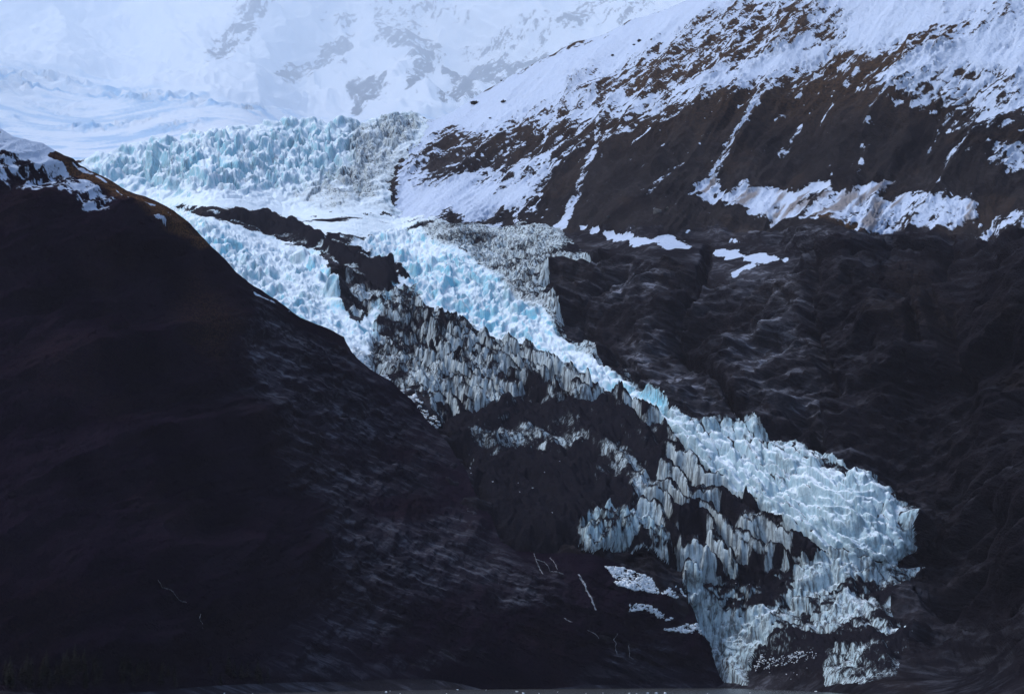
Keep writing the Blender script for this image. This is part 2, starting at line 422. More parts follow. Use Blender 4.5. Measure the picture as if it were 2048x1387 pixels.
polys = dict(up=UP_ICE, plat=PLATEAU, left=LEFT_ICE, mor=MORAINE, strand=STRAND, mid=MID_ICE, grey=GREY_ICE, fins=FINS, black=BLACK, strip=STRIPES, tongue=TONGUE, toe=TOE, cliff=CLIFF)
SDG = {k: inside_dist(p) for k, p in polys.items()}
SD = {k: samp(g, U, Vv) for k, g in SDG.items()}
def union_depth():
    """how far inside the whole body of ice, seams between its parts ignored"""
    m = np.maximum.reduce(list(SDG.values())) > -7
    out = np.maximum.reduce(list(SDG.values())).copy(); d = np.zeros(m.shape); cur = m.copy()
    for k in range(16):
        d += cur
        n = cur.copy()
        n[1:] &= cur[:-1]; n[:-1] &= cur[1:]; n[:, 1:] &= cur[:, :-1]; n[:, :-1] &= cur[:, 1:]
        if k % 2:
            n[1:, 1:] &= cur[:-1, :-1]; n[:-1, :-1] &= cur[1:, 1:]; n[1:, :-1] &= cur[:-1, 1:]; n[:-1, 1:] &= cur[1:, :-1]
        cur = n
    return np.where(m, d * ST - 8.0, out)
wt = {k: sm(-7, 7, d + w2) for k, d in SD.items()}

# --- how high the ice stands over the rock, and its broken surface
ice_any = samp(union_depth(), U, Vv)
ice_w = sm(-2, 26, ice_any + w2)
disp = ice_w * 9.0

SL = (Y * 0.75 + Z * 0.66)                 # distance up the slope
AL = 0.80 * X - 0.60 * Z; AC = 0.60 * X + 0.80 * Z      # along and across the flow of the lower ice
def saw(period, seed, warp=0.6):
    """steps across the flow: steep faces towards the low side, flat tops; 0..1 phase and height"""
    p = AC / period + fbm(AL / 120, AC / 60, 3, seed) * warp * 1.6 + fbm(AL / 28, AC / 28, 4, seed + 5) * 0.55
    fr = p - np.floor(p)
    return sm(0.0, 0.32, fr) - 0.85 * sm(0.45, 1.0, fr), fr
def seracs(cx, cy, seed, h, tilt=0.8, rot=0.0, cre=0.35):
    """broken blocks: each cell has its own height and a tilted top, with crevasses between"""
    x = X * math.cos(rot) + SL * math.sin(rot); y = -X * math.sin(rot) + SL * math.cos(rot)
    wx = fbm(X / (cx * 1.5), SL / (cy * 1.5), 3, seed + 3) * 0.45; wy = fbm(X / (cx * 1.5), SL / (cy * 1.5), 3, seed + 9) * 0.45
    top, gap = blocks(x / cx + wx, y / cy + wy, seed, tilt)
    return h * (top - 0.5) - h * cre * (1 - sm(0.0, 0.25, gap)), gap
def _tilt(r, k): return np.modf(r * (17.31 + 29.7 * k))[0]

vary = sm(-0.25, 0.35, fbm(X / 90, SL / 110, 3, 12))
sA = seracs(19, 40, 11, 21, 1.9)[0] * (1 - vary) + seracs(34, 62, 13, 34, 2.0)[0] * vary
sA2, _ = seracs(10, 20, 15, 8, 1.5)
sB = seracs(15, 22, 21, 9, 1.5)[0] * (1 - vary) + seracs(27, 36, 23, 16, 1.7)[0] * vary
sB2, _ = seracs(7, 11, 25, 4.5, 1.4)
sC = seracs(13, 24, 31, 13, 1.7, 0.5)[0] * (1 - vary) + seracs(27, 50, 33, 25, 2.0, 0.45)[0] * vary
sC = np.clip(sC, -18, 10.5); sB = np.clip(sB, -11, 7.5)
sC2, _ = seracs(6, 12, 35, 5.5, 1.4)
tx = AL / 19 + fbm(AL / 40, AC / 20, 3, 42) * 0.6; ty = AC / 11.5 + fbm(AL / 34, AC / 18, 3, 43) * 0.5
top_, gap_ = blocks(tx, ty, 41, 1.6, 8.0)
sT = (top_ - 0.5) * 13 - 5.0 * (1 - sm(0, 0.25, gap_))
sT2, _ = seracs(9, 9, 45, 2.4, 1.2)
h1, ph1 = saw(27, 61)
h2, ph2 = saw(34, 66, 1.0)
upfade = (0.4 + 0.6 * sm(10, 70, SD['up'])) * sm(-5, 25, SD['up']) * (0.35 + 0.65 * sm(425, 330, Vv + (U - 500) * 0.05))
disp += wt['up'] * upfade * (sA + sA2)
disp += wt['plat'] * (1 - wt['up']) * fbm(X / 50, Y / 16, 4, 51) * 4
edge_t = 0.10 + 0.90 * sm(-6, 46, ice_any)
edge_m = 0.15 + 0.85 * sm(-4, 24, np.maximum(SD['mid'], SD['left']))
calmer = 0.45 + 0.95 * sm(-0.35, 0.4, fbm(AL / 110, AC / 40, 3, 26))
flowl = ridged(AC / 22 + fbm(AL / 60, AC / 40, 3, 27), AL / 160, 3, 28)
disp += np.maximum(wt['left'], wt['mid']) * (1 - wt['mor']) * (sB * calmer + sB2 + (flowl - 0.6) * 9) * edge_t * edge_m
disp += wt['grey'] * (1 - wt['mid']) * (sB * 0.6 + sB2 * 1.3) * edge_t
disp += wt['mor'] * (14 * sm(0, 14, SD['mor']) + fbm(X / 18, Y / 30, 5, 52) * 6)
disp += wt['strand'] * 6
fin_w = wt['fins'] * (1 - wt['mid']) * (1 - wt['mor'])
disp += fin_w * edge_t * (sC + sC2 + (h2 - 0.4) * 16 * sm(780, 880, U))
disp += wt['black'] * ((ridged(AL / 60, AC / 34, 4, 53) - 0.5) * 26 + fbm(X / 14, SL / 14, 4, 54) * 3 + sC * 0.35 + sC2 * 0.3)
str_w = wt['strip'] * (1 - wt['tongue'])
disp += str_w * ((h1 - 0.4) * 22 + sC2 * 0.8 + sC * 0.25)
h3, ph3 = saw(15, 166, 0.7)
face3 = sm(0.0, 0.1, ph3) * sm(0.46, 0.30, ph3)
disp += wt['tongue'] * ((sT * 0.75 + (h3 - 0.4) * 8) * edge_t + sT2 * 1.3)
disp += wt['toe'] * edge_t * (sC * 0.45 + sC2 * 0.8 + fbm(X / 40, Z / 40, 4, 63) * 9)
disp += wt['cliff'] * (7 + sC2 * 0.5 - 0.5 * fin_w * sC)

# --- what covers it
clean = field([
    (0.85, 12, UP_ICE), (1.0, 10, PLATEAU), (0.85, 10, LEFT_ICE), (0.9, 10, MID_ICE), (0.08, 12, GREY_ICE), (0.30, 12, FINS), (0.15, 12, BLACK), (0.35, 12, STRIPES), (0.82, 12, TONGUE), (0.3, 12, TOE), (0.42, 8, CLIFF),
    (0.3, 20, [(700, 240), (860, 230), (820, 330), (770, 400), (800, 440), (640, 440), (560, 400), (640, 360), (700, 330)]),
], 0.3, 10, w2)
debris = field([
    (1.0, 10, [(846, 850), (960, 832), (1230, 812), (1290, 860), (1330, 930), (1300, 1000), (1262, 1040), (1180, 1045), (1155, 1080), (1150, 1130), (980, 1120), (930, 1010), (900, 900), (860, 880)]),
    (0.04, 8, UP_ICE), (0.05, 6, PLATEAU), (0.03, 8, LEFT_ICE), (0.02, 8, MID_ICE), (0.36, 12, GREY_ICE), (0.64, 10, FINS), (0.95, 26, BLACK), (0.62, 10, STRIPES), (0.12, 10, TONGUE), (0.57, 10, TOE),
    (0.5, 8, [(655, 540), (700, 560), (760, 600), (720, 650), (690, 640), (670, 600)]),
    (1.0, 5, MORAINE), (0.95, 3, STRAND),
    (1.0, 14, [(900, 900), (1000, 950), (1180, 940), (1172, 1035), (1140, 1115), (1000, 1130), (930, 1000)]),
    (0.44, 14, CLIFF),
    (0.66, 16, [(930, 880), (1060, 850), (1160, 850), (1170, 890), (1100, 925), (1020, 920), (940, 930)]),
    (0.45, 8, [(1190, 960), (1215, 905), (1240, 890), (1300, 960), (1310, 1000), (1290, 1020), (1240, 970)]),
    (0.9, 8, [(1400, 1160), (1470, 1148), (1560, 1160), (1580, 1200), (1530, 1240), (1450, 1240), (1412, 1220)]),
    (0.9, 8, [(1640, 1225), (1720, 1180), (1780, 1195), (1795, 1225), (1760, 1235), (1700, 1215)]),
    (0.95, 6, [(1500, 1300), (1640, 1285), (1790, 1280), (1790, 1300), (1660, 1310), (1640, 1365), (1500, 1345)]),
    (0.2, 6, [(1420, 1265), (1490, 1250), (1560, 1240), (1540, 1300), (1495, 1330), (1490, 1366), (1450, 1366), (1430, 1330)]),
    (0.25, 6, [(1375, 1160), (1400, 1170), (1405, 1250), (1385, 1240)]),
    (0.25, 8, [(1600, 1160), (1690, 1125), (1740, 1150), (1700, 1190), (1640, 1230), (1570, 1260), (1590, 1210)]),
], 0.0, 10, w2)
blue = field([
    (0.60, 20, UP_ICE), (0.75, 10, LEFT_ICE), (0.9, 10, MID_ICE), (0.05, 12, GREY_ICE), (0.0, 25, [(700, 240), (860, 230), (820, 330), (770, 400), (800, 440), (640, 440), (560, 400), (640, 360), (700, 330)]), (0.05, 10, FINS), (0.08, 10, STRIPES), (0.3, 12, TONGUE), (0.2, 10, TOE), (0.3, 8, CLIFF),
    (0.8, 25, [(370, 330), (420, 300), (480, 290), (470, 350), (400, 360)]),
], 0.1, 10, w2)

FAN = [(1385, 398), (1430, 352), (1442, 380), (1465, 392), (1500, 384), (1550, 374), (1570, 390), (1610, 380), (1662, 364), (1672, 392), (1722, 370), (1782, 338), (1790, 346), (1752, 388), (1782, 402), (1800, 388), (1852, 384), (1872, 402), (1900, 394), (1955, 394), (1942, 430), (1890, 450), (1830, 466), (1760, 466), (1740, 455), (1700, 440), (1640, 446), (1580, 440), (1500, 425), (1440, 405)]
snow = field([
    (0.92, 10, [(780, 470), (800, 330), (850, 240), (1060, 130), (1400, -20), (2320, -150), (2320, 480), (1800, 470), (1100, 470)]),
    # the long dark wall
    (0.21, 24, [(1040, 470), (1020, 420), (1050, 390), (1090, 360), (1130, 330), (1080, 310), (1020, 330), (960, 345), (900, 370), (850, 385), (835, 372), (850, 345), (820, 340), (870, 290), (905, 262), (950, 270), (990, 262), (1030, 238), (1070, 240), (1160, 240), (1240, 225), (1350, 205), (1420, 195), (1480, 172), (1540, 165), (1600, 140), (1660, 112), (1690, 92), (1745, 106), (1790, 84), (1850, 74), (1920, 62), (1975, 50), (1890, 92), (1830, 116), (1800, 136), (1755, 152), (1790, 182), (1832, 172), (1880, 146), (1930, 136), (1990, 140), (2060, 165), (2320, 180), (2320, 480), (1100, 480)]),
    (0.03, 18, [(1060, 470), (1100, 330), (1180, 290), (1300, 260), (1420, 225), (1520, 200), (1650, 170), (1740, 190), (1850, 230), (1930, 270), (2060, 270), (2320, 270), (2320, 480), (1100, 480)]),
    (0.10, 10, [(950, 440), (900, 420), (880, 440), (870, 446), (1060, 452), (1060, 420), (1000, 410)]),
    # snow left on ledges
    (0.9, 6, [(1800, 185), (1880, 150), (1980, 145), (1990, 165), (1900, 185), (1820, 190)]),
    (0.85, 7, [(1900, 262), (1950, 235), (2000, 200), (2060, 182), (2060, 212), (1995, 246), (1940, 248)]),
    (0.5, 12, [(1980, 350), (1990, 300), (2060, 285), (2060, 350)]),
    (0.62, 10, [(1930, 455), (1960, 440), (2060, 436), (2060, 462), (1960, 466)]),
    (0.84, 7, FAN),
    (0.55, 14, [(1560, 415), (1650, 390), (1700, 410), (1600, 430)]), (0.6, 12, [(1760, 440), (1850, 400), (1900, 430), (1820, 450)]),
    (0.6, 12, [(960, 370), (1010, 340), (1080, 320), (1100, 330), (1050, 360), (990, 385)]),
    # brush standing out of the upper snow
    (0.44, 26, [(1150, 172), (1230, 140), (1340, 90), (1400, 52), (1460, 20), (1500, -10), (1600, -10), (1690, 30), (1660, 70), (1570, 98), (1500, 130), (1400, 158), (1340, 188), (1290, 200), (1180, 196)]),
    (0.32, 14, [(1240, 180), (1290, 150), (1350, 130), (1420, 120), (1400, 150), (1330, 185), (1290, 195)]),
    (0.55, 20, [(1030, 235), (1060, 215), (1140, 200), (1240, 190), (1240, 215), (1160, 238), (1080, 240)]),
    (0.55, 16, [(1760, 180), (1830, 172), (1960, 150), (2060, 160), (2060, 186), (1960, 215), (1850, 200)]),
    (0.80, 30, [(1880, 0), (2060, 0), (2060, 40), (1900, 40)]),
    # snow wedge beside the icefall
    (0.95, 6, [(800, 440), (800, 380), (830, 385), (890, 372), (950, 350), (920, 390), (880, 420), (850, 440)]),
    # the terrace and the strips of snow on it
    (0.0, 5, [(1120, 462), (1400, 478), (1740, 460), (2320, 470), (2320, 1500), (780, 1500), (780, 800), (1100, 470)]),
    (1.15, 4, [(1165, 458), (1215, 468), (1262, 474), (1330, 474), (1394, 494), (1380, 504), (1320, 494), (1230, 482)]),
    (1.15, 4, [(1420, 501), (1500, 507), (1578, 518), (1512, 531), (1468, 550), (1498, 526), (1450, 516)]),
    (0.75, 5, [(1440, 485), (1490, 484), (1480, 492)]),
    (1.1, 3, [(1100, 458), (1140, 425), (1136, 450), (1120, 460)]),
], 0.0, 8, w2 * 1.0)
for pts, wd, amt in (
    ([(1200, 245), (1185, 300), (1165, 350), (1152, 395), (1138, 425), (1112, 458)], 9, 0.55),
    ([(1548, 170), (1520, 200), (1500, 240), (1465, 290), (1440, 330), (1432, 360)], 17, 0.55),
    ([(1790, 180), (1765, 215), (1745, 250), (1728, 290), (1720, 350)], 8, 0.42),
    ([(1090, 255), (1085, 300), (1040, 350), (1025, 390), (1030, 440)], 8, 0.5),
    ([(1400, 300), (1340, 350), (1300, 400)], 6, 0.36), ([(1620, 200), (1600, 260), (1560, 310)], 6, 0.36), ([(1900, 215), (1860, 260), (1850, 310)], 7, 0.38), ([(1960, 260), (1900, 330), (1880, 380)], 7, 0.36), ([(1680, 150), (1660, 220), (1640, 250)], 6, 0.36)):
    d = samp(line_dist(pts), U, Vv) + w2 * 0.6
    snow = np.maximum(snow, amt * sm(wd, wd * 0.3, d))
brown = np.clip(sm(330, 120, Vv - (U - 1400) * -0.10) * 0.7 + field([(1.0, 8, [(1620, 438), (1640, 432), (1750, 440), (1745, 452), (1660, 448)])], 0) + 0.15 * sm(0.4, 0.8, fbm(X / 60, Z / 60, 3, 77)), 0, 1)
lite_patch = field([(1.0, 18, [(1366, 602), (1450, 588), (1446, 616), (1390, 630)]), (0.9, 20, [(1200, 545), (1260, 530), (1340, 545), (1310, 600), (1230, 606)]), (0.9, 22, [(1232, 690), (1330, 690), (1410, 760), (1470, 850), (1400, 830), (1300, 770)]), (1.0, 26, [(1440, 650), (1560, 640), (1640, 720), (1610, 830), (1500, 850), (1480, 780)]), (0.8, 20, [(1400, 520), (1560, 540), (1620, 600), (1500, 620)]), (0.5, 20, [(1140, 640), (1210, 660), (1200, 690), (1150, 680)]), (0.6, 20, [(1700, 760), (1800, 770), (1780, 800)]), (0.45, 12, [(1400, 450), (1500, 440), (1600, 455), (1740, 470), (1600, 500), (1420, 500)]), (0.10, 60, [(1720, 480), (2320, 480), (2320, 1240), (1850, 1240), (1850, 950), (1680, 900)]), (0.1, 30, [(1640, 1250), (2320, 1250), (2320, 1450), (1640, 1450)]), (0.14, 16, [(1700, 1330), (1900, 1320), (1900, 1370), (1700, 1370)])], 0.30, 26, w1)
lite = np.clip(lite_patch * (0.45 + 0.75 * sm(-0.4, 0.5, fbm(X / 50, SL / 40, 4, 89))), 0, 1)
lite_old = field([(0.25, 30, [(1120, 240), (2320, 240), (2320, 470), (1100, 470)]), (1.0, 30, [(1130, 520), (1300, 520), (1420, 560), (1640, 600), (1650, 800), (1500, 860), (1300, 800), (1150, 660)]), (0.3, 40, [(1700, 520), (2100, 520), (2100, 1000), (1700, 900)])], 0.35, 20)

# strokes: brush and rills lean along the fall line of the side mountain
ka = X * 0.72 + Z * 0.69; kb = -X * 0.69 + Z * 0.72
stroke = fbm(ka / 30, kb / 6.5, 4, 81, 0.65); spot = fbm(X / 9, Z / 9, 3, 82)
fine_ = fbm(ka / 9, kb / 2.6, 3, 91, 0.7)
snow = snow + (stroke * 0.38 + spot * 0.16 + fine_ * 0.30) * sm(0.02, 0.15, snow) * (1 - 0.75 * sm(0.80, 0.93, snow)) * (1 - sm(1.0, 1.08, snow))
# grit collects along the margins of the ice
margin = (1 - sm(0, 26, ice_any + w2)) * (1 - np.clip(wt['up'] + wt['plat'] + wt['left'] + wt['cliff'] + 0.7 * wt['toe'], 0, 1))
debris = np.clip(debris + 0.30 * margin, 0, 1); clean = np.clip(clean - 0.35 * margin, 0, 1)
# odd leftover flecks on the dark wall
fl = fbm(ka / 16, kb / 7, 3, 83)
snow = np.where((Vv < 470), np.maximum(snow, 0.75 * sm(0.70, 0.86, fl) * sm(0.01, 0.06, snow)), snow)
soil = sm(0.05, 0.5, fbm(ka / 60, kb / 9, 4, 84)) * field([(1.0, 10, FAN), (0.5, 10, [(1100, 458), (1140, 425), (1136, 450), (1120, 460)])], 0.04, 8)
# rubble gathers and thins in patches
deb_big = fbm(X / 45, SL / 30, 4, 85)
gate_d = sm(0.2, 0.4, debris) * sm(0.94, 0.80, debris)
debris = debris + gate_d * deb_big * 0.40
face1 = sm(0.0, 0.1, ph1) * sm(0.42, 0.28, ph1); face2 = sm(0.0, 0.1, ph2) * sm(0.42, 0.28, ph2)
debris = np.clip(debris + str_w * (1 - wt['cliff']) * (0.34 - 0.58 * face1 * sm(-0.35, 0.25, fbm(AL / 40, AC / 25, 3, 87))) + fin_w * sm(800, 900, U) * (0.14 - 0.4 * face2) * (1 - wt['black']), 0, 1)
debris = np.maximum(debris, wt['plat'] * (1 - wt['up']) * 0.72 * sm(0.18, 0.55, fbm(X / 90, SL / 34, 3, 168)) * sm(440, 640, U))
# crevasse lines pick up a little dirt on the tongue
debris = np.clip(debris + wt['tongue'] * (0.30 * face3 * sm(-0.2, 0.5, fbm(AL / 7, AC / 30, 3, 167)) + 0.55 * (1 - sm(0.0, 0.18, gap_)) * sm(-0.5, 0.3, fbm(AL / 50, AC / 30, 3, 88)) + 0.22 * sm(0.0, 0.6, fbm(AL / 40, AC / 10, 3, 86))), 0, 1)

# --- rock relief
rock_w = 1 - ice_w
side_w = sm(-15, 15, 470 - Vv + np.clip((1400 - U) * 0.0, -5, 5) + w1)      # side mountain over the terrace line
rx = X * math.cos(0.6) - Z * math.sin(0.6); rz = X * math.sin(0.6) + Z * math.cos(0.6)
calm_snow = 1 - 0.75 * sm(0.6, 0.95, snow)
relief_side = (ridged(rx / 90, rz / 420, 5, 71) - 0.55) * 42 * (0.4 + 0.6 * calm_snow) + fbm(rx / 22, rz / 60, 4, 72) * 5 * calm_snow
gx = X * math.cos(0.42) - SL * math.sin(0.42); gz = X * math.sin(0.42) + SL * math.cos(0.42)
relief_slope = (ridged(gx / 150, gz / 110, 5, 73) - 0.55) * 40 + (ridged(gx / 80, gz / 40, 4, 75) - 0.55) * 9 + (blocks(gx / 95 + fbm(X / 80, SL / 80, 3, 68) * 0.5, gz / 60, 69, 2.0, 9)[0] - 0.5) * 26 + fbm(X / 30, SL / 30, 5, 74) * 3 + (blocks(gx / 46 + fbm(X / 40, SL / 40, 3, 78) * 0.5, gz / 16, 76, 2.2, 10)[0] - 0.5) * 6 + (blocks(gx / 11, gz / 6.5 + fbm(X / 14, SL / 14, 3, 79) * 0.4, 77, 2.0, 10)[0] - 0.5) * 3
edge_calm = sm(0, 40, Vv - vt[None]) * 0.7 + 0.3
gul = np.zeros(U.shape)
for pts, wd, dp in (([(1418, 505), (1400, 560), (1385, 600), (1345, 650), (1352, 692), (1400, 730), (1440, 772), (1476, 835), (1490, 860)], 14, 26), ([(1700, 560), (1830, 600), (1840, 680), (1790, 760)], 16, 20), ([(1560, 690), (1530, 730)], 8, 12), ([(1210, 560), (1180, 600), (1160, 640), (1230, 700), (1290, 760)], 12, 14), ([(1900, 480), (1880, 600), (1900, 760)], 22, 22), ([(1640, 500), (1610, 620), (1660, 760), (1640, 900)], 18, 18)):
    gul = gul + dp * sm(wd, 0, samp(line_dist(pts), U, Vv) + w2)
disp -= rock_w * gul
disp += rock_w * edge_calm * (side_w * relief_side + (1 - side_w) * relief_slope * (1 - 0.9 * sm(-30, 10, samp(inside_dist([(1090, 440), (1300, 455), (1420, 478), (1560, 500), (1600, 520), (1560, 545), (1440, 560), (1380, 530), (1240, 505), (1150, 490)]), U, Vv)))) * sm(1366, 1300, Vv)

upish = (np.clip(ice_w * 0.75, 0, 1) * np.maximum(1 - wt['tongue'] - wt['toe'], 0.6) * (0.4 + 0.6 * sm(0.3, 0.7, N0[..., 2])))[..., None]
DIR = N0 * (1 - upish) + np.array([0, -0.15, 1.0]) * upish
DIR /= np.linalg.norm(DIR, axis=-1, keepdims=True)

P = P + DIR * disp[..., None]
VAL_P = P; VAL_UU = uu; VAL_VT = vt
blue = np.clip(blue + np.maximum(wt['left'], wt['mid']) * fbm(AL / 50, AC / 22, 4, 29) * 0.5, 0, 1)
clean = np.clip(clean + ice_w * fbm(AL / 40, AC / 26, 4, 30) * 0.22, 0, 1)
ATTR = dict(clean=clean, debris=debris, blue=blue, snow=snow, brown=brown, lite=lite, soil=soil)
P = back_side(P, 9, 420, 0.8)
nb = 9
ATTR = {k: np.concatenate([np.repeat(a[:1], nb, 0), a], 0).ravel() for k, a in ATTR.items()}
nr, nc = P.shape[:2]
FA = grid_faces(nr, nc)
VV = P.reshape(-1, 3)
# which face belongs to what
order = ['up', 'plat', 'left', 'grey', 'mid', 'fins', 'black', 'strip', 'tongue', 'toe', 'cliff', 'mor', 'strand']
cls = np.zeros(U.shape, int)                         # 0 = rock slope, 1 = side mountain
cls[(462 - Vv + w2) > 0] = 1
for i, k in enumerate(order):
    cls[SD[k] + w2 > 0] = 2 + i
cls = np.concatenate([np.repeat(cls[:1], nb, 0), cls], 0)
fc = cls[:-1, :-1].ravel(); FA = FA.reshape(-1, 4)

glacier = bpy.data.objects.new('glacier', None); COL.objects.link(glacier)
glacier.location = (0, 0, 0)
tag(glacier, 'fractured blue and white valley glacier spilling from the snowfield down to the dark water', 'glacier')
PARTS = {'upper_icefall': ['up'], 'snow_plateau': ['plat'], 'side_icefall': ['left'], 'dirty_ice': ['grey'], 'main_icefall': ['mid'], 'debris_covered_ice': ['fins', 'black'], 'banded_ice': ['strip'], 'ice_tongue': ['tongue'], 'ice_toe': ['toe'], 'ice_cliff': ['cliff'], 'medial_moraine': ['mor', 'strand']}
LAB = {'upper_icefall': 'grey blue pinnacles under the snowfield', 'medial_moraine': 'black band of rock debris between two ice streams', 'ice_tongue': 'bright white lower ice with rounded crests',
       'dirty_ice': 'grey dust covered ice beside the dark rock', 'debris_covered_ice': 'black rubble with pale ice fins showing through'}
for nm, ks in PARTS.items():
    m = np.isin(fc, [2 + order.index(k) for k in ks])
    if m.any():
        v_, f_, a_ = submesh(VV, FA, m, {k: ATTR[k] for k in ('clean', 'debris', 'blue')})
        o = make_mesh(nm, v_, f_, a_, ICE, glacier)
        if nm in LAB: o['label'] = LAB[nm]
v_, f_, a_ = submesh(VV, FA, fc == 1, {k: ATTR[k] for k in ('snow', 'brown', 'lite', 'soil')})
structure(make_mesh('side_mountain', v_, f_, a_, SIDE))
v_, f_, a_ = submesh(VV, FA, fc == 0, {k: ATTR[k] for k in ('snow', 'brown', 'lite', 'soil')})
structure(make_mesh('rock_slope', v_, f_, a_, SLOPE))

# ================================================================== the near mountain on the left and the slabs at its foot
NEAR_D = tps([
    (-620, 1392, 1050), (-620, 700, 1450), (-620, 100, 1950),
    (-260, 1392, 1180), (0, 1384, 1225), (400, 1376, 1380), (700, 1370, 1520), (1000, 1368, 1630), (1250, 1366, 1690), (1450, 1364, 1715),
    (-260, 150, 1900), (0, 255, 1800), (150, 330, 1800), (300, 400, 1820), (400, 480, 1830), (500, 570, 1860), (640, 655, 1920), (740, 735, 1950), (860, 855, 1960), (930, 930, 1900), (1000, 1080, 1770), (1200, 1118, 1740), (1330, 1195, 1730),
    (200, 700, 1600), (0, 700, 1560), (-260, 700, 1550), (400, 900, 1570), (0, 1100, 1350), (300, 1150, 1400), (600, 1000, 1660), (800, 1100, 1690), (700, 1250, 1590), (1000, 1230, 1680),
])
NTOP = [(-620, 40), (-260, 120), (-60, 225), (0, 256), (28, 272), (82, 284), (110, 300), (150, 318), (200, 350), (250, 383), (300, 402), (345, 425), (380, 452), (410, 480), (440, 508), (470, 540), (500, 566), (530, 585), (560, 606), (600, 636), (640, 650), (670, 660), (690, 672), (705, 705), (740, 738), (780, 765), (820, 800), (850, 840), (880, 868), (900, 895), (935, 940), (950, 985), (980, 1030), (1000, 1080), (1030, 1102), (1080, 1104), (1180, 1108), (1220, 1122), (1300, 1150), (1350, 1165), (1385, 1215), (1400, 1265), (1420, 1300), (1440, 1352), (1450, 1364), (1500, 1366)]
uu = np.concatenate([np.arange(-600, -60, 40.0), np.arange(-60, 1452, STEP)])
NR2 = 560
tt = np.linspace(0, 1, NR2)
vt = polyline_at(NTOP, uu)
U = np.broadcast_to(uu, (NR2, len(uu))).copy()
Vv = vt[None] + tt[:, None] * (1412 - vt[None])
D0 = samp(NEAR_D, U, Vv)
P = at(U, Vv, D0); N0 = normals(P)
X, Y, Z = P[..., 0], P[..., 1], P[..., 2]
w2 = fbm(X / 16, Z / 16, 4, 106) * 7
gx = X * math.cos(0.7) + Z * math.sin(0.7); gz = -X * math.sin(0.7) + Z * math.cos(0.7)
slab = sm(-75, 95, fbm(X / 45, Z / 45, 4, 105) * 55 + samp(inside_dist([(480, 560), (640, 640), (720, 700), (900, 880), (1020, 1080), (1500, 1380), (1500, 1440), (500, 1440), (640, 1250), (640, 1000), (560, 800)]), U, Vv))
hx = X * math.cos(0.36) - Z * math.sin(0.36); hz = X * math.sin(0.36) + Z * math.cos(0.36)
rel = (1 - slab) * ((ridged(gx / 260, gz / 90, 5, 111) - 0.55) * 45 + fbm(X / 22, Z / 22, 5, 112) * 4) + slab * ((ridged(hx / 150, hz / 24, 5, 113) - 0.55) * 13 + fbm(X / 12, Z / 12, 4, 114) * 2.0)
calm = 0.20 + 0.80 * sm(0, 50, Vv - vt[None])
rel = rel + (fbm(X / 7, Z / 7, 4, 119) * 1.6 + (ridged(X / 30, Z / 30, 3, 120) - 0.5) * 5 * sm(300, 480, U)) * (0.6 + 0.4 * slab)
rel = rel + slab * ((blocks(hx / 44 + fbm(X / 30, Z / 30, 3, 121) * 0.5, hz / 9, 122, 2.0, 10)[0] - 0.5) * 4)
P = P + N0 * (rel * calm * sm(1362, 1300, Vv) - 2.0 * sm(1350, 1366, Vv))[..., None]
snow = field([
    (0.5, 16, [(-60, 325), (40, 330), (110, 350), (140, 375), (100, 385), (40, 360), (-60, 360)]),
    (0.95, 4, [(-60, 200), (0, 240), (60, 265), (112, 298), (95, 308), (102, 316), (126, 322), (140, 340), (146, 358), (112, 346), (70, 332), (30, 326), (0, 300), (-60, 290)]),
    (0.42, 14, [(-60, 300), (20, 310), (60, 325), (120, 335), (160, 350), (200, 390), (230, 430), (200, 445), (150, 430), (90, 400), (30, 380), (-60, 360)]), (0.5, 10, [(0, 300), (60, 330), (110, 350), (150, 370), (180, 410), (150, 420), (90, 390), (30, 370), (0, 360)]),
    (0.95, 3, [(140, 316), (165, 330), (200, 352), (228, 380), (262, 420), (252, 418), (222, 384), (190, 350), (160, 336)]),
    (0.6, 7, [(150, 360), (175, 375), (185, 410), (176, 416), (160, 395)]), (0.6, 5, [(152, 440), (182, 424), (186, 436), (166, 446)]),
    (0.8, 3, [(246, 408), (262, 420), (272, 428), (255, 424)]), (0.9, 3, [(266, 418), (300, 428), (286, 432)]),
    (0.85, 3, [(288, 444), (316, 455), (330, 470), (318, 466), (294, 456)]), (0.85, 3, [(308, 424), (324, 434), (318, 434)]), (0.9, 3, [(332, 432), (362, 454), (352, 452)]),
    (0.95, 2.5, [(503, 578), (530, 594), (556, 612), (562, 619), (540, 608), (512, 592)]), (0.95, 2, [(570, 614), (592, 630), (576, 624)]),
    (0.4, 12, [(400, 640), (420, 650), (410, 660)]),
], 0.0, 4, w2 * 0.45)
ka = X * 0.75 - Z * 0.66; kb = X * 0.66 + Z * 0.75
snow = snow + (fbm(ka / 20, kb / 5, 4, 181, 0.65) * 0.36 + fbm(X / 6, Z / 6, 4, 182, 0.7) * 0.34) * sm(0.02, 0.2, snow) * (1 - 0.5 * sm(0.85, 0.95, snow))
brown = field([(0.9, 14, [(100, 305), (200, 345), (300, 400), (420, 485), (400, 490), (330, 470), (250, 430), (160, 360)]), (0.25, 40, [(400, 560), (480, 640), (440, 720), (360, 640)])], 0.01, 12, w2) + 0.04 * sm(0.2, 0.8, fbm(X / 50, Z / 50, 3, 117))
lite = np.clip(slab * 0.8 * sm(-0.2, 0.6, fbm(X / 90, Z / 40, 4, 118) + 0.15) + field([(0.9, 25, [(520, 600), (600, 680), (590, 800), (540, 780), (500, 680)])], 0), 0, 1)
ATTR = dict(snow=snow, brown=brown, lite=lite)
P = back_side(P, 9, 300, 1.1)
ATTR = {k: np.concatenate([np.repeat(a[:1], nb, 0), a], 0).ravel() for k, a in ATTR.items()}
nr, nc = P.shape[:2]
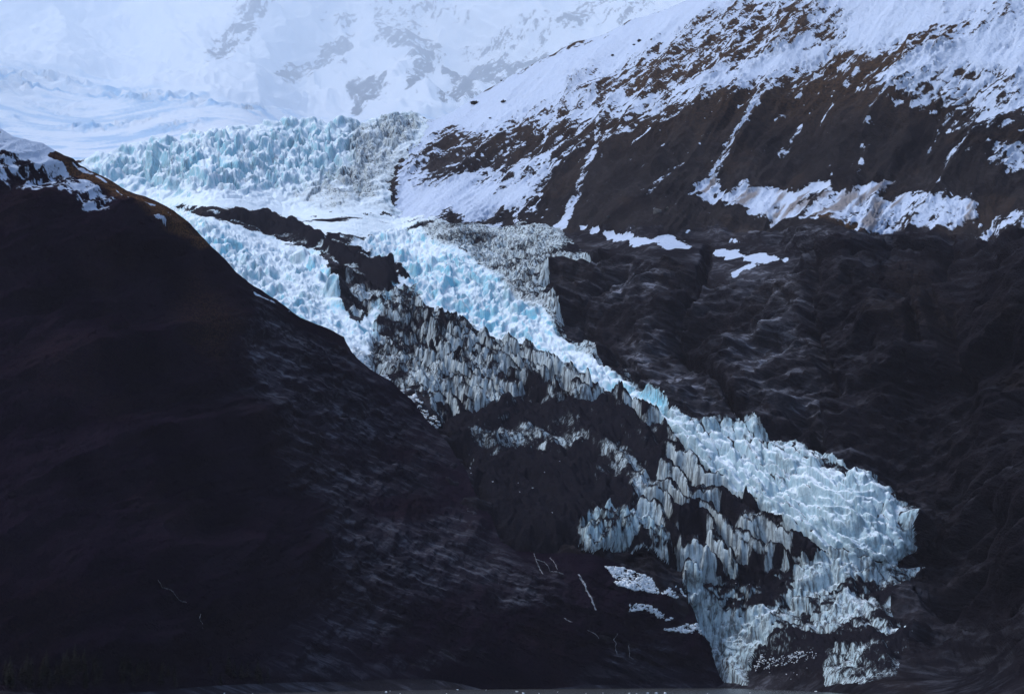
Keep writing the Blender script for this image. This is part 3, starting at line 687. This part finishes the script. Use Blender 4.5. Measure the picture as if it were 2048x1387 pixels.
structure(make_mesh('near_mountain', P.reshape(-1, 3), grid_faces(nr, nc).reshape(-1, 4), ATTR, NEAR))
NEAR_P = P[nb:]; NEAR_VT = vt; NEAR_UU = uu

# ================================================================== the far mountains in the mist, with the snowfield in front of them
FAR_D = tps([
    (-620, 340, 4500), (-620, 110, 6000), (-620, -120, 8300), (2200, -120, 7600), (2200, 300, 6000),
    (-260, 340, 4600), (0, 320, 4700), (180, 318, 4700), (500, 262, 5000), (850, 250, 5600), (1200, 200, 6000), (1500, 100, 6000),
    (0, 240, 5300), (300, 240, 5350), (0, 140, 6000), (300, 180, 6050), (560, 225, 6000), (-260, 110, 6000),
    (0, 115, 6900), (300, 160, 6900), (600, 215, 6700), (900, 200, 6600), (1200, 60, 6900), (0, 0, 7600), (500, 0, 7500), (1000, 0, 7300), (1500, -60, 7200), (0, -120, 8200), (800, -120, 8000), (1600, -120, 7600),
])
uu = columns(-60, 1600, 2.4)
NR3 = 330
U = np.broadcast_to(uu, (NR3, len(uu))).copy()
Vv = np.broadcast_to(np.linspace(-130, 370, NR3)[:, None], U.shape).copy()
D0 = samp(FAR_D, U, Vv)
P = at(U, Vv, D0); N0 = normals(P)
X, Y, Z = P[..., 0], P[..., 1], P[..., 2]
w2 = fbm(X / 120, Z / 120, 4, 206) * 16
crest = 132 + np.clip(U, 0, 650) * 0.165
above = sm(-6, 6, crest - Vv)
rel = above * ((ridged((X + Z * 0.9) / 500, (Z - X * 0.9) / 900, 5, 211) - 0.55) * 220 + fbm(X / 90, Z / 90, 4, 212) * 14)
ser = sm(0, 30, samp(inside_dist([(-60, 130), (60, 140), (180, 175), (290, 190), (420, 195), (560, 215), (520, 240), (420, 232), (300, 225), (200, 215), (100, 200), (-60, 200)]), U, Vv) + 10)
rid, _ = blocks(X / 34 + fbm(X / 60, Y / 90, 3, 223) * 0.5, (Y + Z) / 60, 221, 1.5)
f1, f2, dx, dy, rid2 = worley(X / 60, Y / 140, 221)
ser2 = sm(-14, 30, samp(inside_dist([(-60, 205), (60, 212), (200, 225), (330, 240), (420, 250), (380, 268), (250, 262), (120, 285), (-60, 285)]), U, Vv)) * sm(-0.3, 0.3, fbm(X / 120, Y / 120, 3, 236))
ser = ser * (0.35 + 0.65 * sm(-0.4, 0.3, fbm(X / 90, Y / 160, 3, 235)))
rid3, _ = blocks(X / 20 + fbm(X / 40, Y / 60, 3, 237) * 0.5, (Y + Z) / 46, 238, 1.5)
rel += (1 - above) * (ser2 * (rid3 - 0.5) * 26 + ser * (rid - 0.5) * 36 + ridged((X * 0.3 + Y) / 160, (X - Y * 0.3) / 600, 4, 222) * 34 * sm(0, 80, crest + 120 - Vv))
P = P + (N0 * 0.5 + np.array([0, 0, 0.5])) * (rel * 0.9)[..., None]
snow = field([
    (0.35, 20, [(412, 138), (440, 70), (470, 20), (500, -10), (545, 10), (522, 60), (492, 80), (462, 110), (440, 142)]),
    (0.30, 12, [(550, 150), (572, 125), (622, 125), (640, 112), (692, 98), (722, 120), (690, 137), (650, 150), (570, 172)]),
    (0.22, 10, [(684, 205), (740, 160), (784, 158), (790, 186), (742, 215), (722, 232), (695, 216)]),
    (0.25, 20, [(740, 100), (762, 60), (832, 28), (862, 70), (884, 110), (872, 150), (832, 192), (810, 192), (822, 140), (772, 112)]),
    (0.20, 14, [(878, 232), (884, 160), (922, 128), (962, 108), (1000, 108), (1080, 88), (1140, 80), (1140, 120), (1000, 180), (930, 225)]),
    (0.48, 30, [(930, 90), (1000, 60), (1140, 30), (1290, 10), (1300, 40), (1160, 90), (1000, 110)]),
    (0.55, 30, [(640, 50), (760, 10), (900, -10), (930, 20), (800, 40), (700, 90)]),
], 1.0, 14, w2)
snow = 1 - (1 - snow) * 0.9
ka = X * 0.72 + Z * 0.69; kb = -X * 0.69 + Z * 0.72
st_ = fbm(ka / 80, kb / 22, 5, 231, 0.72); sp_ = fbm(X / 20, Z / 20, 4, 232, 0.75)
snow = snow + (st_ * 0.36 + sp_ * 0.38) * sm(1.0, 0.85, snow) * above
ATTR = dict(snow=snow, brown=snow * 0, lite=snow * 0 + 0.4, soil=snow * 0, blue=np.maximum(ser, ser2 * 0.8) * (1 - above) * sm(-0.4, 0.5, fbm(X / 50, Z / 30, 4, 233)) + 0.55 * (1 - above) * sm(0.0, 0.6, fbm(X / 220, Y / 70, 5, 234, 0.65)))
P = back_side(P, 9, 900, 1.0)
ATTR = {k: np.concatenate([np.repeat(a[:1], nb, 0), a], 0).ravel() for k, a in ATTR.items()}
nr, nc = P.shape[:2]
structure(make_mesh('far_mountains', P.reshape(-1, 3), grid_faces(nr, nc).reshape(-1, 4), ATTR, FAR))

# ================================================================== the fjord
m, nt, b = new_mat('fjord_water'); k = NB(nt)
n1 = k.noise(k.pos((1, 0.25, 1)), 0.35, 4, 0.6)
n2 = k.noise(k.pos((0.25, 1, 1)), 0.004, 3, 0.5)
k.put(b.inputs['Base Color'], k.mix(n2, (0.022, 0.028, 0.036), (0.045, 0.045, 0.042)))
b.inputs['Roughness'].default_value = 0.25
b.inputs['IOR'].default_value = 1.33
k.bump(n1, 0.6, 0.6, b)
WATER = m
xs = np.concatenate([np.linspace(-9000, -900, 10), np.linspace(-800, 800, 161), np.linspace(900, 9000, 10)])
ys = np.concatenate([np.linspace(-6000, 600, 12), np.linspace(700, 2600, 191), np.linspace(2700, 9000, 10)])
xx, yy = np.meshgrid(xs, ys)
zz = np.zeros_like(xx)
g = np.stack([xx, yy, zz], -1)[::-1]
structure(make_mesh('fjord_water', g.reshape(-1, 3), grid_faces(len(ys), len(xs)).reshape(-1, 4), {}, WATER))

# ================================================================== air
def box(name, x0, x1, y0, y1, z0, z1):
    v = np.array([[x, y, z] for x in (x0, x1) for y in (y0, y1) for z in (z0, z1)], float)
    f = np.array([[0, 1, 3, 2], [4, 6, 7, 5], [0, 4, 5, 1], [2, 3, 7, 6], [0, 2, 6, 4], [1, 5, 7, 3]])
    m = bpy.data.materials.new(name); m.use_nodes = True
    nt = m.node_tree; nt.nodes.remove(nt.nodes['Principled BSDF'])
    pv = nt.nodes.new('ShaderNodeVolumePrincipled')
    nt.links.new(pv.outputs[0], nt.nodes['Material Output'].inputs['Volume'])
    o = make_mesh(name, v, f, {}, m, smooth=False)
    o['kind'] = 'stuff'
    return o, pv
hz, pv = box('haze', -12000, 12000, -7000, 16000, -5, 5200)
pv.inputs['Density'].default_value = 1.0e-5
pv.inputs['Color'].default_value = (0.82, 0.82, 1.0, 1)
tag(hz, 'thin pale air over the whole fjord valley', 'haze')
ms, pv = box('mist', -3600, 3600, 4520, 9300, 300, 3150)
pv.inputs['Density'].default_value = 4.2e-4
pv.inputs['Color'].default_value = (0.80, 0.90, 1.0, 1)
tag(ms, 'pale mist hanging over the snowfield and the far mountains', 'mist')

# ================================================================== small things
def hull_mesh(name, pts_fn, mat):
    import bmesh
    bm = bmesh.new()
    for p in pts_fn(): bm.verts.new(p)
    r = bmesh.ops.convex_hull(bm, input=bm.verts)
    bmesh.ops.delete(bm, geom=[g for g in r['geom_interior'] if isinstance(g, bmesh.types.BMVert)], context='VERTS')
    me = bpy.data.meshes.new(name); bm.to_mesh(me); bm.free()
    me.materials.append(mat)
    return me
def put(name, me, loc, scale=(1, 1, 1), rz=0.0, parent=None):
    o = bpy.data.objects.new(name, me); COL.objects.link(o)
    o.location = loc; o.scale = scale; o.rotation_euler = (0, 0, rz)
    if parent: o.parent = parent
    return o
def near_at(u, v, lift=0.0):
    """point on the near mountain"""
    c = int(np.argmin(np.abs(NEAR_UU - u)))
    t = (v - NEAR_VT[c]) / (1412 - NEAR_VT[c])
    r = int(np.clip(round(t * (NR2 - 1)), 0, NR2 - 1))
    p = Vector(NEAR_P[r, c])
    return p + Vector((0, -1, 0.35)).normalized() * lift
def valley_at(u, v, lift=0.0):
    c = int(np.argmin(np.abs(VAL_UU - u)))
    t = (v - VAL_VT[c]) / (1412 - VAL_VT[c])
    r = int(np.clip(round(t * (NR - 1)), 0, NR - 1))
    p = Vector(VAL_P[r, c])
    return p + Vector((0, -1, 0.5)).normalized() * lift
def plain(name, c0, c1, scale=0.8, rough=0.6):
    m, nt, b = new_mat(name); k = NB(nt)
    k.put(b.inputs['Base Color'], k.mix(k.step(k.noise(k.pos(), scale, 4, 0.6), 0.35, 0.65), c0, c1))
    b.inputs['Roughness'].default_value = rough; b.inputs['Specular IOR Level'].default_value = 0.1
    return m
WHITE_ICE = plain('white_ice', (0.50, 0.60, 0.70), (0.82, 0.86, 0.90))
GREY_ROCK = plain('grey_rock', (0.05, 0.052, 0.055), (0.10, 0.10, 0.105))
FALL = plain('white_water', (0.10, 0.115, 0.14), (0.50, 0.54, 0.60), 0.35)
LEAF = plain('dark_needles', (0.003, 0.004, 0.003), (0.008, 0.010, 0.006), 0.6)
BARK = plain('bark', (0.010, 0.008, 0.007), (0.018, 0.014, 0.011), 1.0)
BUSH = plain('brown_brush', (0.020, 0.013, 0.007), (0.05, 0.034, 0.014), 0.5)

def chunk_mesh(name, seed, n=14, flat=0.7, mat=WHITE_ICE):
    r = random.Random(seed)
    def f():
        out = []
        for _ in range(n):
            v = Vector((r.gauss(0, 1), r.gauss(0, 1), r.gauss(0, 1))).normalized() * r.uniform(0.6, 1.0)
            v.z *= flat
            out.append(v)
        return out
    return hull_mesh(name, f, mat)
CHUNKS = [chunk_mesh('ice_chunk', 100 + i, 12 + i % 5, 0.5 + 0.1 * (i % 4)) for i in range(8)]

# --- ice floes on the water, each where it floats
def on_water(u, v):
    te = float(tan_el(np.array(v)))
    D = CAM_H / -te
    p = at(np.array(u), np.array(v), np.array(D))
    return float(p[0]), float(p[1])
floes = [(30, 1384, 5), (60, 1385, 5), (92, 1385, 7), (126, 1385, 4), (134, 1385, 3), (161, 1385, 4), (252, 1386, 4), (298, 1380, 3), (346, 1385, 14), (358, 1384, 16), (366, 1386, 10), (398, 1382, 5), (404, 1386, 8), (423, 1383, 4), (449, 1386, 5),
         (470, 1385, 4), (505, 1386, 4), (540, 1379, 4), (637, 1378, 3), (684, 1377, 5), (693, 1377, 5), (744, 1377, 6), (772, 1384, 8), (780, 1381, 3), (800, 1386, 3), (879, 1377, 3), (893, 1386, 3), (915, 1379, 7), (972, 1379, 3),
         (1033, 1383, 9), (1046, 1386, 7), (1078, 1386, 3), (1115, 1383, 3), (1172, 1386, 4), (1206, 1385, 3), (1258, 1386, 6), (1273, 1386, 4), (1295, 1386, 8), (1312, 1386, 10), (1330, 1386, 7), (1415, 1386, 4), (1500, 1385, 4)]
big_floes = {4: 'wide low cluster floe', }
for i, (u, v, w) in enumerate(floes):
    x, y = on_water(u, v)
    r = w * y / F * 0.5
    o = put('ice_floe', CHUNKS[i % 8], (x, y, r * 0.25), (r, r * random.uniform(0.7, 1.0), r * random.uniform(0.5, 1.0)), random.uniform(0, 6.28))
    lab = 'small white ice chunk floating on the dark fjord water'
    if (u, v) == (358, 1384): lab = 'widest white floe in the cluster floating below the dark left mountain'
    if (u, v) == (772, 1384): lab = 'tall pointed white ice floe floating well left of the glacier foot'
    if (u, v) == (915, 1379): lab = 'shark fin shaped white ice floe floating left of the glacier foot'
    tag(o, lab, 'ice floe', 'ice floes on the fjord' )
x, y = on_water(1640, 1382)
tag(put('ice_floe', CHUNKS[2], (x, y, 0.3), (5.5, 2.0, 0.9), 0.3), 'long flat white floe floating right of the glacier toe', 'ice floe', 'ice floes on the fjord')

# --- waterfalls and streams
def stream(name, pts, w, at_fn, strands=2, seed=0, lift=1.2):
    """braided ribbons of white water with thickness, following the rock"""
    r = random.Random(seed)
    V = []; Q = []
    for s_ in range(strands):
        off = 0.0
        P_ = np.array(pts, float)
        seg = np.concatenate([[0], np.cumsum(np.hypot(*np.diff(P_, axis=0).T))])
        n = max(6, int(seg[-1] / 3))
        row = []
        for q in range(n + 1):
            d = seg[-1] * q / n
            u = np.interp(d, seg, P_[:, 0]); v = np.interp(d, seg, P_[:, 1])
            off += r.uniform(-1, 1) * w * 0.22; off *= 0.8
            c = at_fn(u + off, v, lift)
            hw = 0.5 * w * r.uniform(0.08, 0.42) * c.y / F
            b0 = len(V)
            V += [c + Vector((-hw, 0, 0)), c + Vector((0, -0.5, 0.25)), c + Vector((hw, 0, 0)), c + Vector((0, 0.8, -0.4))]
            row.append(b0)
        for a_, b_ in zip(row, row[1:]):
            for j in range(4):
                Q.append([a_ + j, a_ + (j + 1) % 4, b_ + (j + 1) % 4, b_ + j])
    return make_mesh(name, np.array([tuple(p) for p in V]), np.array(Q), {}, FALL, smooth=False)
FALLS = [
    ([(1068, 1108), (1072, 1125), (1082, 1138), (1086, 1150)], 2.5, 2, 'thin upper cascade trickling off the ledge under the black glacier rubble'),
    ([(1072, 1122), (1090, 1128), (1098, 1138), (1115, 1148), (1126, 1153)], 2.5, 2, 'thin cascade slanting right across the dark ledge'),
    ([(1100, 1115), (1108, 1128), (1114, 1142)], 2, 2, 'faint short cascade on the ledge left of the tall fall'),
    ([(1156, 1157), (1165, 1172), (1174, 1190), (1180, 1205), (1188, 1225)], 6, 4, 'tallest white waterfall curving down the dark rock left of the glacier toe'),
    ([(1129, 1236), (1136, 1244), (1141, 1249)], 4, 3, 'short white fall below and left of the tallest waterfall'),
    ([(1172, 1264), (1182, 1266), (1190, 1272), (1195, 1280)], 2.5, 2, 'small arched cascade on the lower slabs'),
    ([(1231, 1270), (1227, 1280), (1229, 1295), (1232, 1310)], 3, 2, 'narrow fall dropping straight over the lower ledge, left one of two'),
    ([(1258, 1288), (1259, 1300), (1260, 1312), (1267, 1318)], 2.5, 2, 'narrow fall dropping over the lower ledge, right one of two'),
    ([(293, 1180), (305, 1193), (318, 1207), (330, 1218), (341, 1227)], 1.3, 1, 'thin pale stream slanting down the black near mountain'),
    ([(373, 1247), (380, 1258), (386, 1271)], 1.3, 1, 'short pale stream low on the black near mountain'),
]
for i, (pts, w, n, lab) in enumerate(FALLS):
    tag(stream('waterfall', pts, w, near_at, n, i), lab, 'waterfall', 'waterfalls on the dark rock')
tag(stream('waterfall', [(1466, 818), (1470, 835), (1472, 848), (1473, 856)], 3, valley_at, 2, 31, 4), 'short pale waterfall in the dark gully above the white ice tongue', 'waterfall', 'waterfalls on the dark rock')

# --- heaps of broken ice that nobody could count
def rubble(name, poly, n, size, at_fn, seed, label, lift=0.3):
    r = random.Random(seed)
    P_ = np.array(poly, float)
    x0, y0 = P_.min(0); x1, y1 = P_.max(0)
    def ins(x, y):
        c = False; j = len(P_) - 1
        for i in range(len(P_)):
            if (P_[i, 1] > y) != (P_[j, 1] > y) and x < (P_[j, 0] - P_[i, 0]) * (y - P_[i, 1]) / (P_[j, 1] - P_[i, 1]) + P_[i, 0]: c = not c
            j = i
        return c
    base = np.array([[-1, -1, -1], [1, -1, -1], [1, 1, -1], [-1, 1, -1], [-1, -1, 1], [1, -1, 1], [1, 1, 1], [-1, 1, 1]], float)
    fq = np.array([[0, 3, 2, 1], [4, 5, 6, 7], [0, 1, 5, 4], [1, 2, 6, 5], [2, 3, 7, 6], [3, 0, 4, 7]])
    V = []; Q = []
    k_ = 0
    while k_ < n:
        u = r.uniform(x0, x1); v = r.uniform(y0, y1)
        if not ins(u, v): continue
        if vnoise(np.array(u / 14.0), np.array(v / 9.0), seed) < r.uniform(0.1, 0.75): 
            k_ += 0.3; continue
        c = at_fn(u, v, lift)
        s_ = size * r.uniform(0.4, 1.0) ** 1.5 * c.y / F
        b = base * np.array([r.uniform(0.5, 1.2), r.uniform(0.5, 1.2), r.uniform(0.4, 0.9)]) * s_ * 0.6
        b = b + np.array([[r.uniform(-0.3, 0.3) for _ in range(3)] for _ in range(8)]) * s_
        a_ = r.uniform(0, 6.28); ca, sa = math.cos(a_), math.sin(a_)
        b = np.stack([b[:, 0] * ca - b[:, 1] * sa, b[:, 0] * sa + b[:, 1] * ca, b[:, 2]], -1) + np.array(c)
        Q.append(fq + 8 * len(V)); V.append(b)
        k_ += 1
    o = make_mesh(name, np.concatenate(V), np.concatenate(Q), {}, WHITE_ICE, smooth=False)
    return tag(o, label, 'ice rubble', kind='stuff')
rubble('ice_rubble', [(1210, 1134), (1250, 1136), (1300, 1155), (1340, 1165), (1375, 1180), (1370, 1200), (1330, 1196), (1300, 1186), (1260, 1186), (1225, 1176), (1228, 1155)], 1500, 4.5, near_at, 3, 'bright apron of broken white ice fallen onto the dark ledge beside the glacier')
rubble('ice_rubble', [(1252, 1216), (1275, 1213), (1310, 1222), (1348, 1238), (1340, 1244), (1310, 1236), (1285, 1224), (1254, 1228)], 260, 4, near_at, 4, 'narrow curved strip of white ice rubble on the dark slabs')
rubble('ice_rubble', [(1326, 1260), (1350, 1254), (1395, 1248), (1398, 1272), (1370, 1270), (1340, 1264)], 260, 4, near_at, 5, 'small heap of white ice rubble beside the lower ice wall')
rubble('ice_rubble', [(705, 712), (730, 722), (780, 765), (820, 805), (850, 845), (880, 858), (870, 872), (835, 850), (800, 805), (760, 770), (712, 730)], 700, 5, valley_at, 6, 'white ice rubble along the lower edge of the side icefall', 3)
rubble('ice_rubble', [(1500, 1326), (1540, 1318), (1560, 1332), (1600, 1320), (1640, 1322), (1640, 1335), (1560, 1340), (1505, 1336)], 300, 2.6, valley_at, 7, 'scattered white ice rubble on black ground under the glacier toe', 2)
blocks_px = [(1065, 1000, 6), (1063, 1012, 4), (985, 995, 5), (940, 950, 4), (940, 957, 4), (941, 972, 3), (1105, 1063, 6), (1095, 933, 7), (1056, 907, 4), (1040, 1020, 3), (1090, 975, 3), (1036, 985, 3), (1120, 960, 3), (1010, 930, 4), (1170, 930, 3), (1575, 1352, 4), (1590, 1350, 4), (1583, 1359, 4), (1595, 1352, 4), (1540, 1345, 3), (1620, 1345, 3), (1500, 1195, 3), (1470, 1180, 3)]
for i, (u, v, w) in enumerate(blocks_px):
    p = valley_at(u, v, 1.0); r = w * p.y / F * 0.5
    tag(put('ice_block', CHUNKS[(i * 3) % 8], p, (r, r, r * 0.8), random.uniform(0, 6.28)), 'small white ice block lying loose on the black rubble of the glacier', 'ice block', 'loose ice blocks on the black rubble')

# --- bushes standing out of the snow on the side mountain
def bush_mesh(seed):
    r = random.Random(seed); V = []; Q = []
    for _ in range(90):
        a_ = r.uniform(0, 6.28); e = r.uniform(0.1, 1.4); L = r.uniform(0.6, 1.1)
        d = Vector((math.cos(a_) * math.cos(e) * 1.3, math.sin(a_) * math.cos(e), math.sin(e) * 0.8)) * L
        w_ = Vector((r.uniform(-1, 1), r.uniform(-1, 1), r.uniform(-1, 1))).normalized() * 0.18
        b = len(V); o_ = d * r.uniform(0.0, 0.5)
        V += [o_ - w_, o_ + w_, d + w_ * 0.6, d - w_ * 0.6]; Q.append([b, b + 1, b + 2, b + 3])
    me = bpy.data.meshes.new('bush'); me.from_pydata([tuple(v) for v in V], [], Q); me.materials.append(BUSH)
    return me
BUSHES = [bush_mesh(i) for i in range(4)]
for i, (u, v, w, lab) in enumerate([(950, 209, 20, 'dark bush poking out of the smooth snow near the ridge line'), (1008, 207, 14, 'smaller dark bush on smooth snow right of the ridge bush'), (1223, 110, 9, 'small bush alone on the high snow slope'), (1266, 88, 8, 'left bush of the pair high on the snow slope'), (1278, 83, 12, 'right and larger bush of the pair high on the snow slope'), (1003, 160, 6, 'tiny dark bush at the snowy ridge crest'), (980, 238, 6, 'tiny bush on snow just above the dark cliff band')]):
    p = valley_at(u, v, 1.0); r = w * p.y / F * 0.5
    tag(put('bush', BUSHES[i % 4], p, (r, r, r * 0.9), i), lab, 'bush', 'bushes in the snow')

# --- the pale boulder and other big stones under the side mountain
for i, (u, v, w, lab) in enumerate([(1317, 436, 26, 'largest pale grey boulder resting at the foot of the dark mountain wall'), (1335, 428, 12, 'smaller pale boulder touching the largest one'), (1228, 450, 12, 'grey stone left of the largest boulder')]):
    p = valley_at(u, v, 2.0); r = w * p.y / F * 0.5
    tag(put('boulder', chunk_mesh('boulder', 300 + i, 16, 0.9, GREY_ROCK), p, (r, r, r * 0.9), i), lab, 'boulder', 'boulders under the mountain wall')

# --- conifers along the left shore
def conifer(seed):
    r = random.Random(seed)
    V = []; Q = []
    for t in range(13):
        z = 0.12 + 0.86 * t / 13; R = 0.22 * (1 - z) + 0.015
        for _ in range(9):
            a_ = r.uniform(0, 6.28); L = R * r.uniform(0.7, 1.25)
            d = Vector((math.cos(a_), math.sin(a_), 0)); sd_ = Vector((-d.y, d.x, 0)) * L * 0.28
            b = len(V)
            c0 = Vector((0, 0, z + 0.03))
            V += [c0 - sd_ * 0.2, c0 + d * L * 0.6 - sd_ + Vector((0, 0, -0.035)), c0 + d * L + Vector((0, 0, -0.075)), c0 + d * L * 0.6 + sd_ + Vector((0, 0, -0.035))]
            Q.append([b, b + 1, b + 2, b + 3])
    crown = bpy.data.meshes.new('crown'); crown.from_pydata([tuple(v) for v in V], [], Q); crown.materials.append(LEAF)
    V = []; Q = []
    for k_ in range(6):
        a_ = k_ * math.pi / 3
        V += [(math.cos(a_) * 0.022, math.sin(a_) * 0.022, -0.03), (math.cos(a_) * 0.004, math.sin(a_) * 0.004, 0.98)]
    Q = [[2 * k_, 2 * ((k_ + 1) % 6), 2 * ((k_ + 1) % 6) + 1, 2 * k_ + 1] for k_ in range(6)]
    trunk = bpy.data.meshes.new('trunk'); trunk.from_pydata(V, [], Q); trunk.materials.append(BARK)
    return crown, trunk
CON = [conifer(i) for i in range(5)]
r = random.Random(12)
for i in range(72):
    u = r.uniform(5, 360) if i < 60 else r.uniform(420, 540)
    v = r.uniform(1338, 1374) if i < 60 else r.uniform(1345, 1370)
    p = near_at(u, v); h = r.uniform(28, 52) * p.y / F
    root = bpy.data.objects.new('conifer', None); COL.objects.link(root); root.location = p
    root.scale = (h, h, h); root.rotation_euler = (0, 0, r.uniform(0, 6.28))
    tag(root, 'dark green spire shaped conifer in the shadowed forest at the left shore', 'tree', 'conifers on the left shore')
    c_, t_ = CON[i % 5]
    put('crown', c_, (0, 0, 0), parent=root); put('trunk', t_, (0, 0, 0), parent=root)
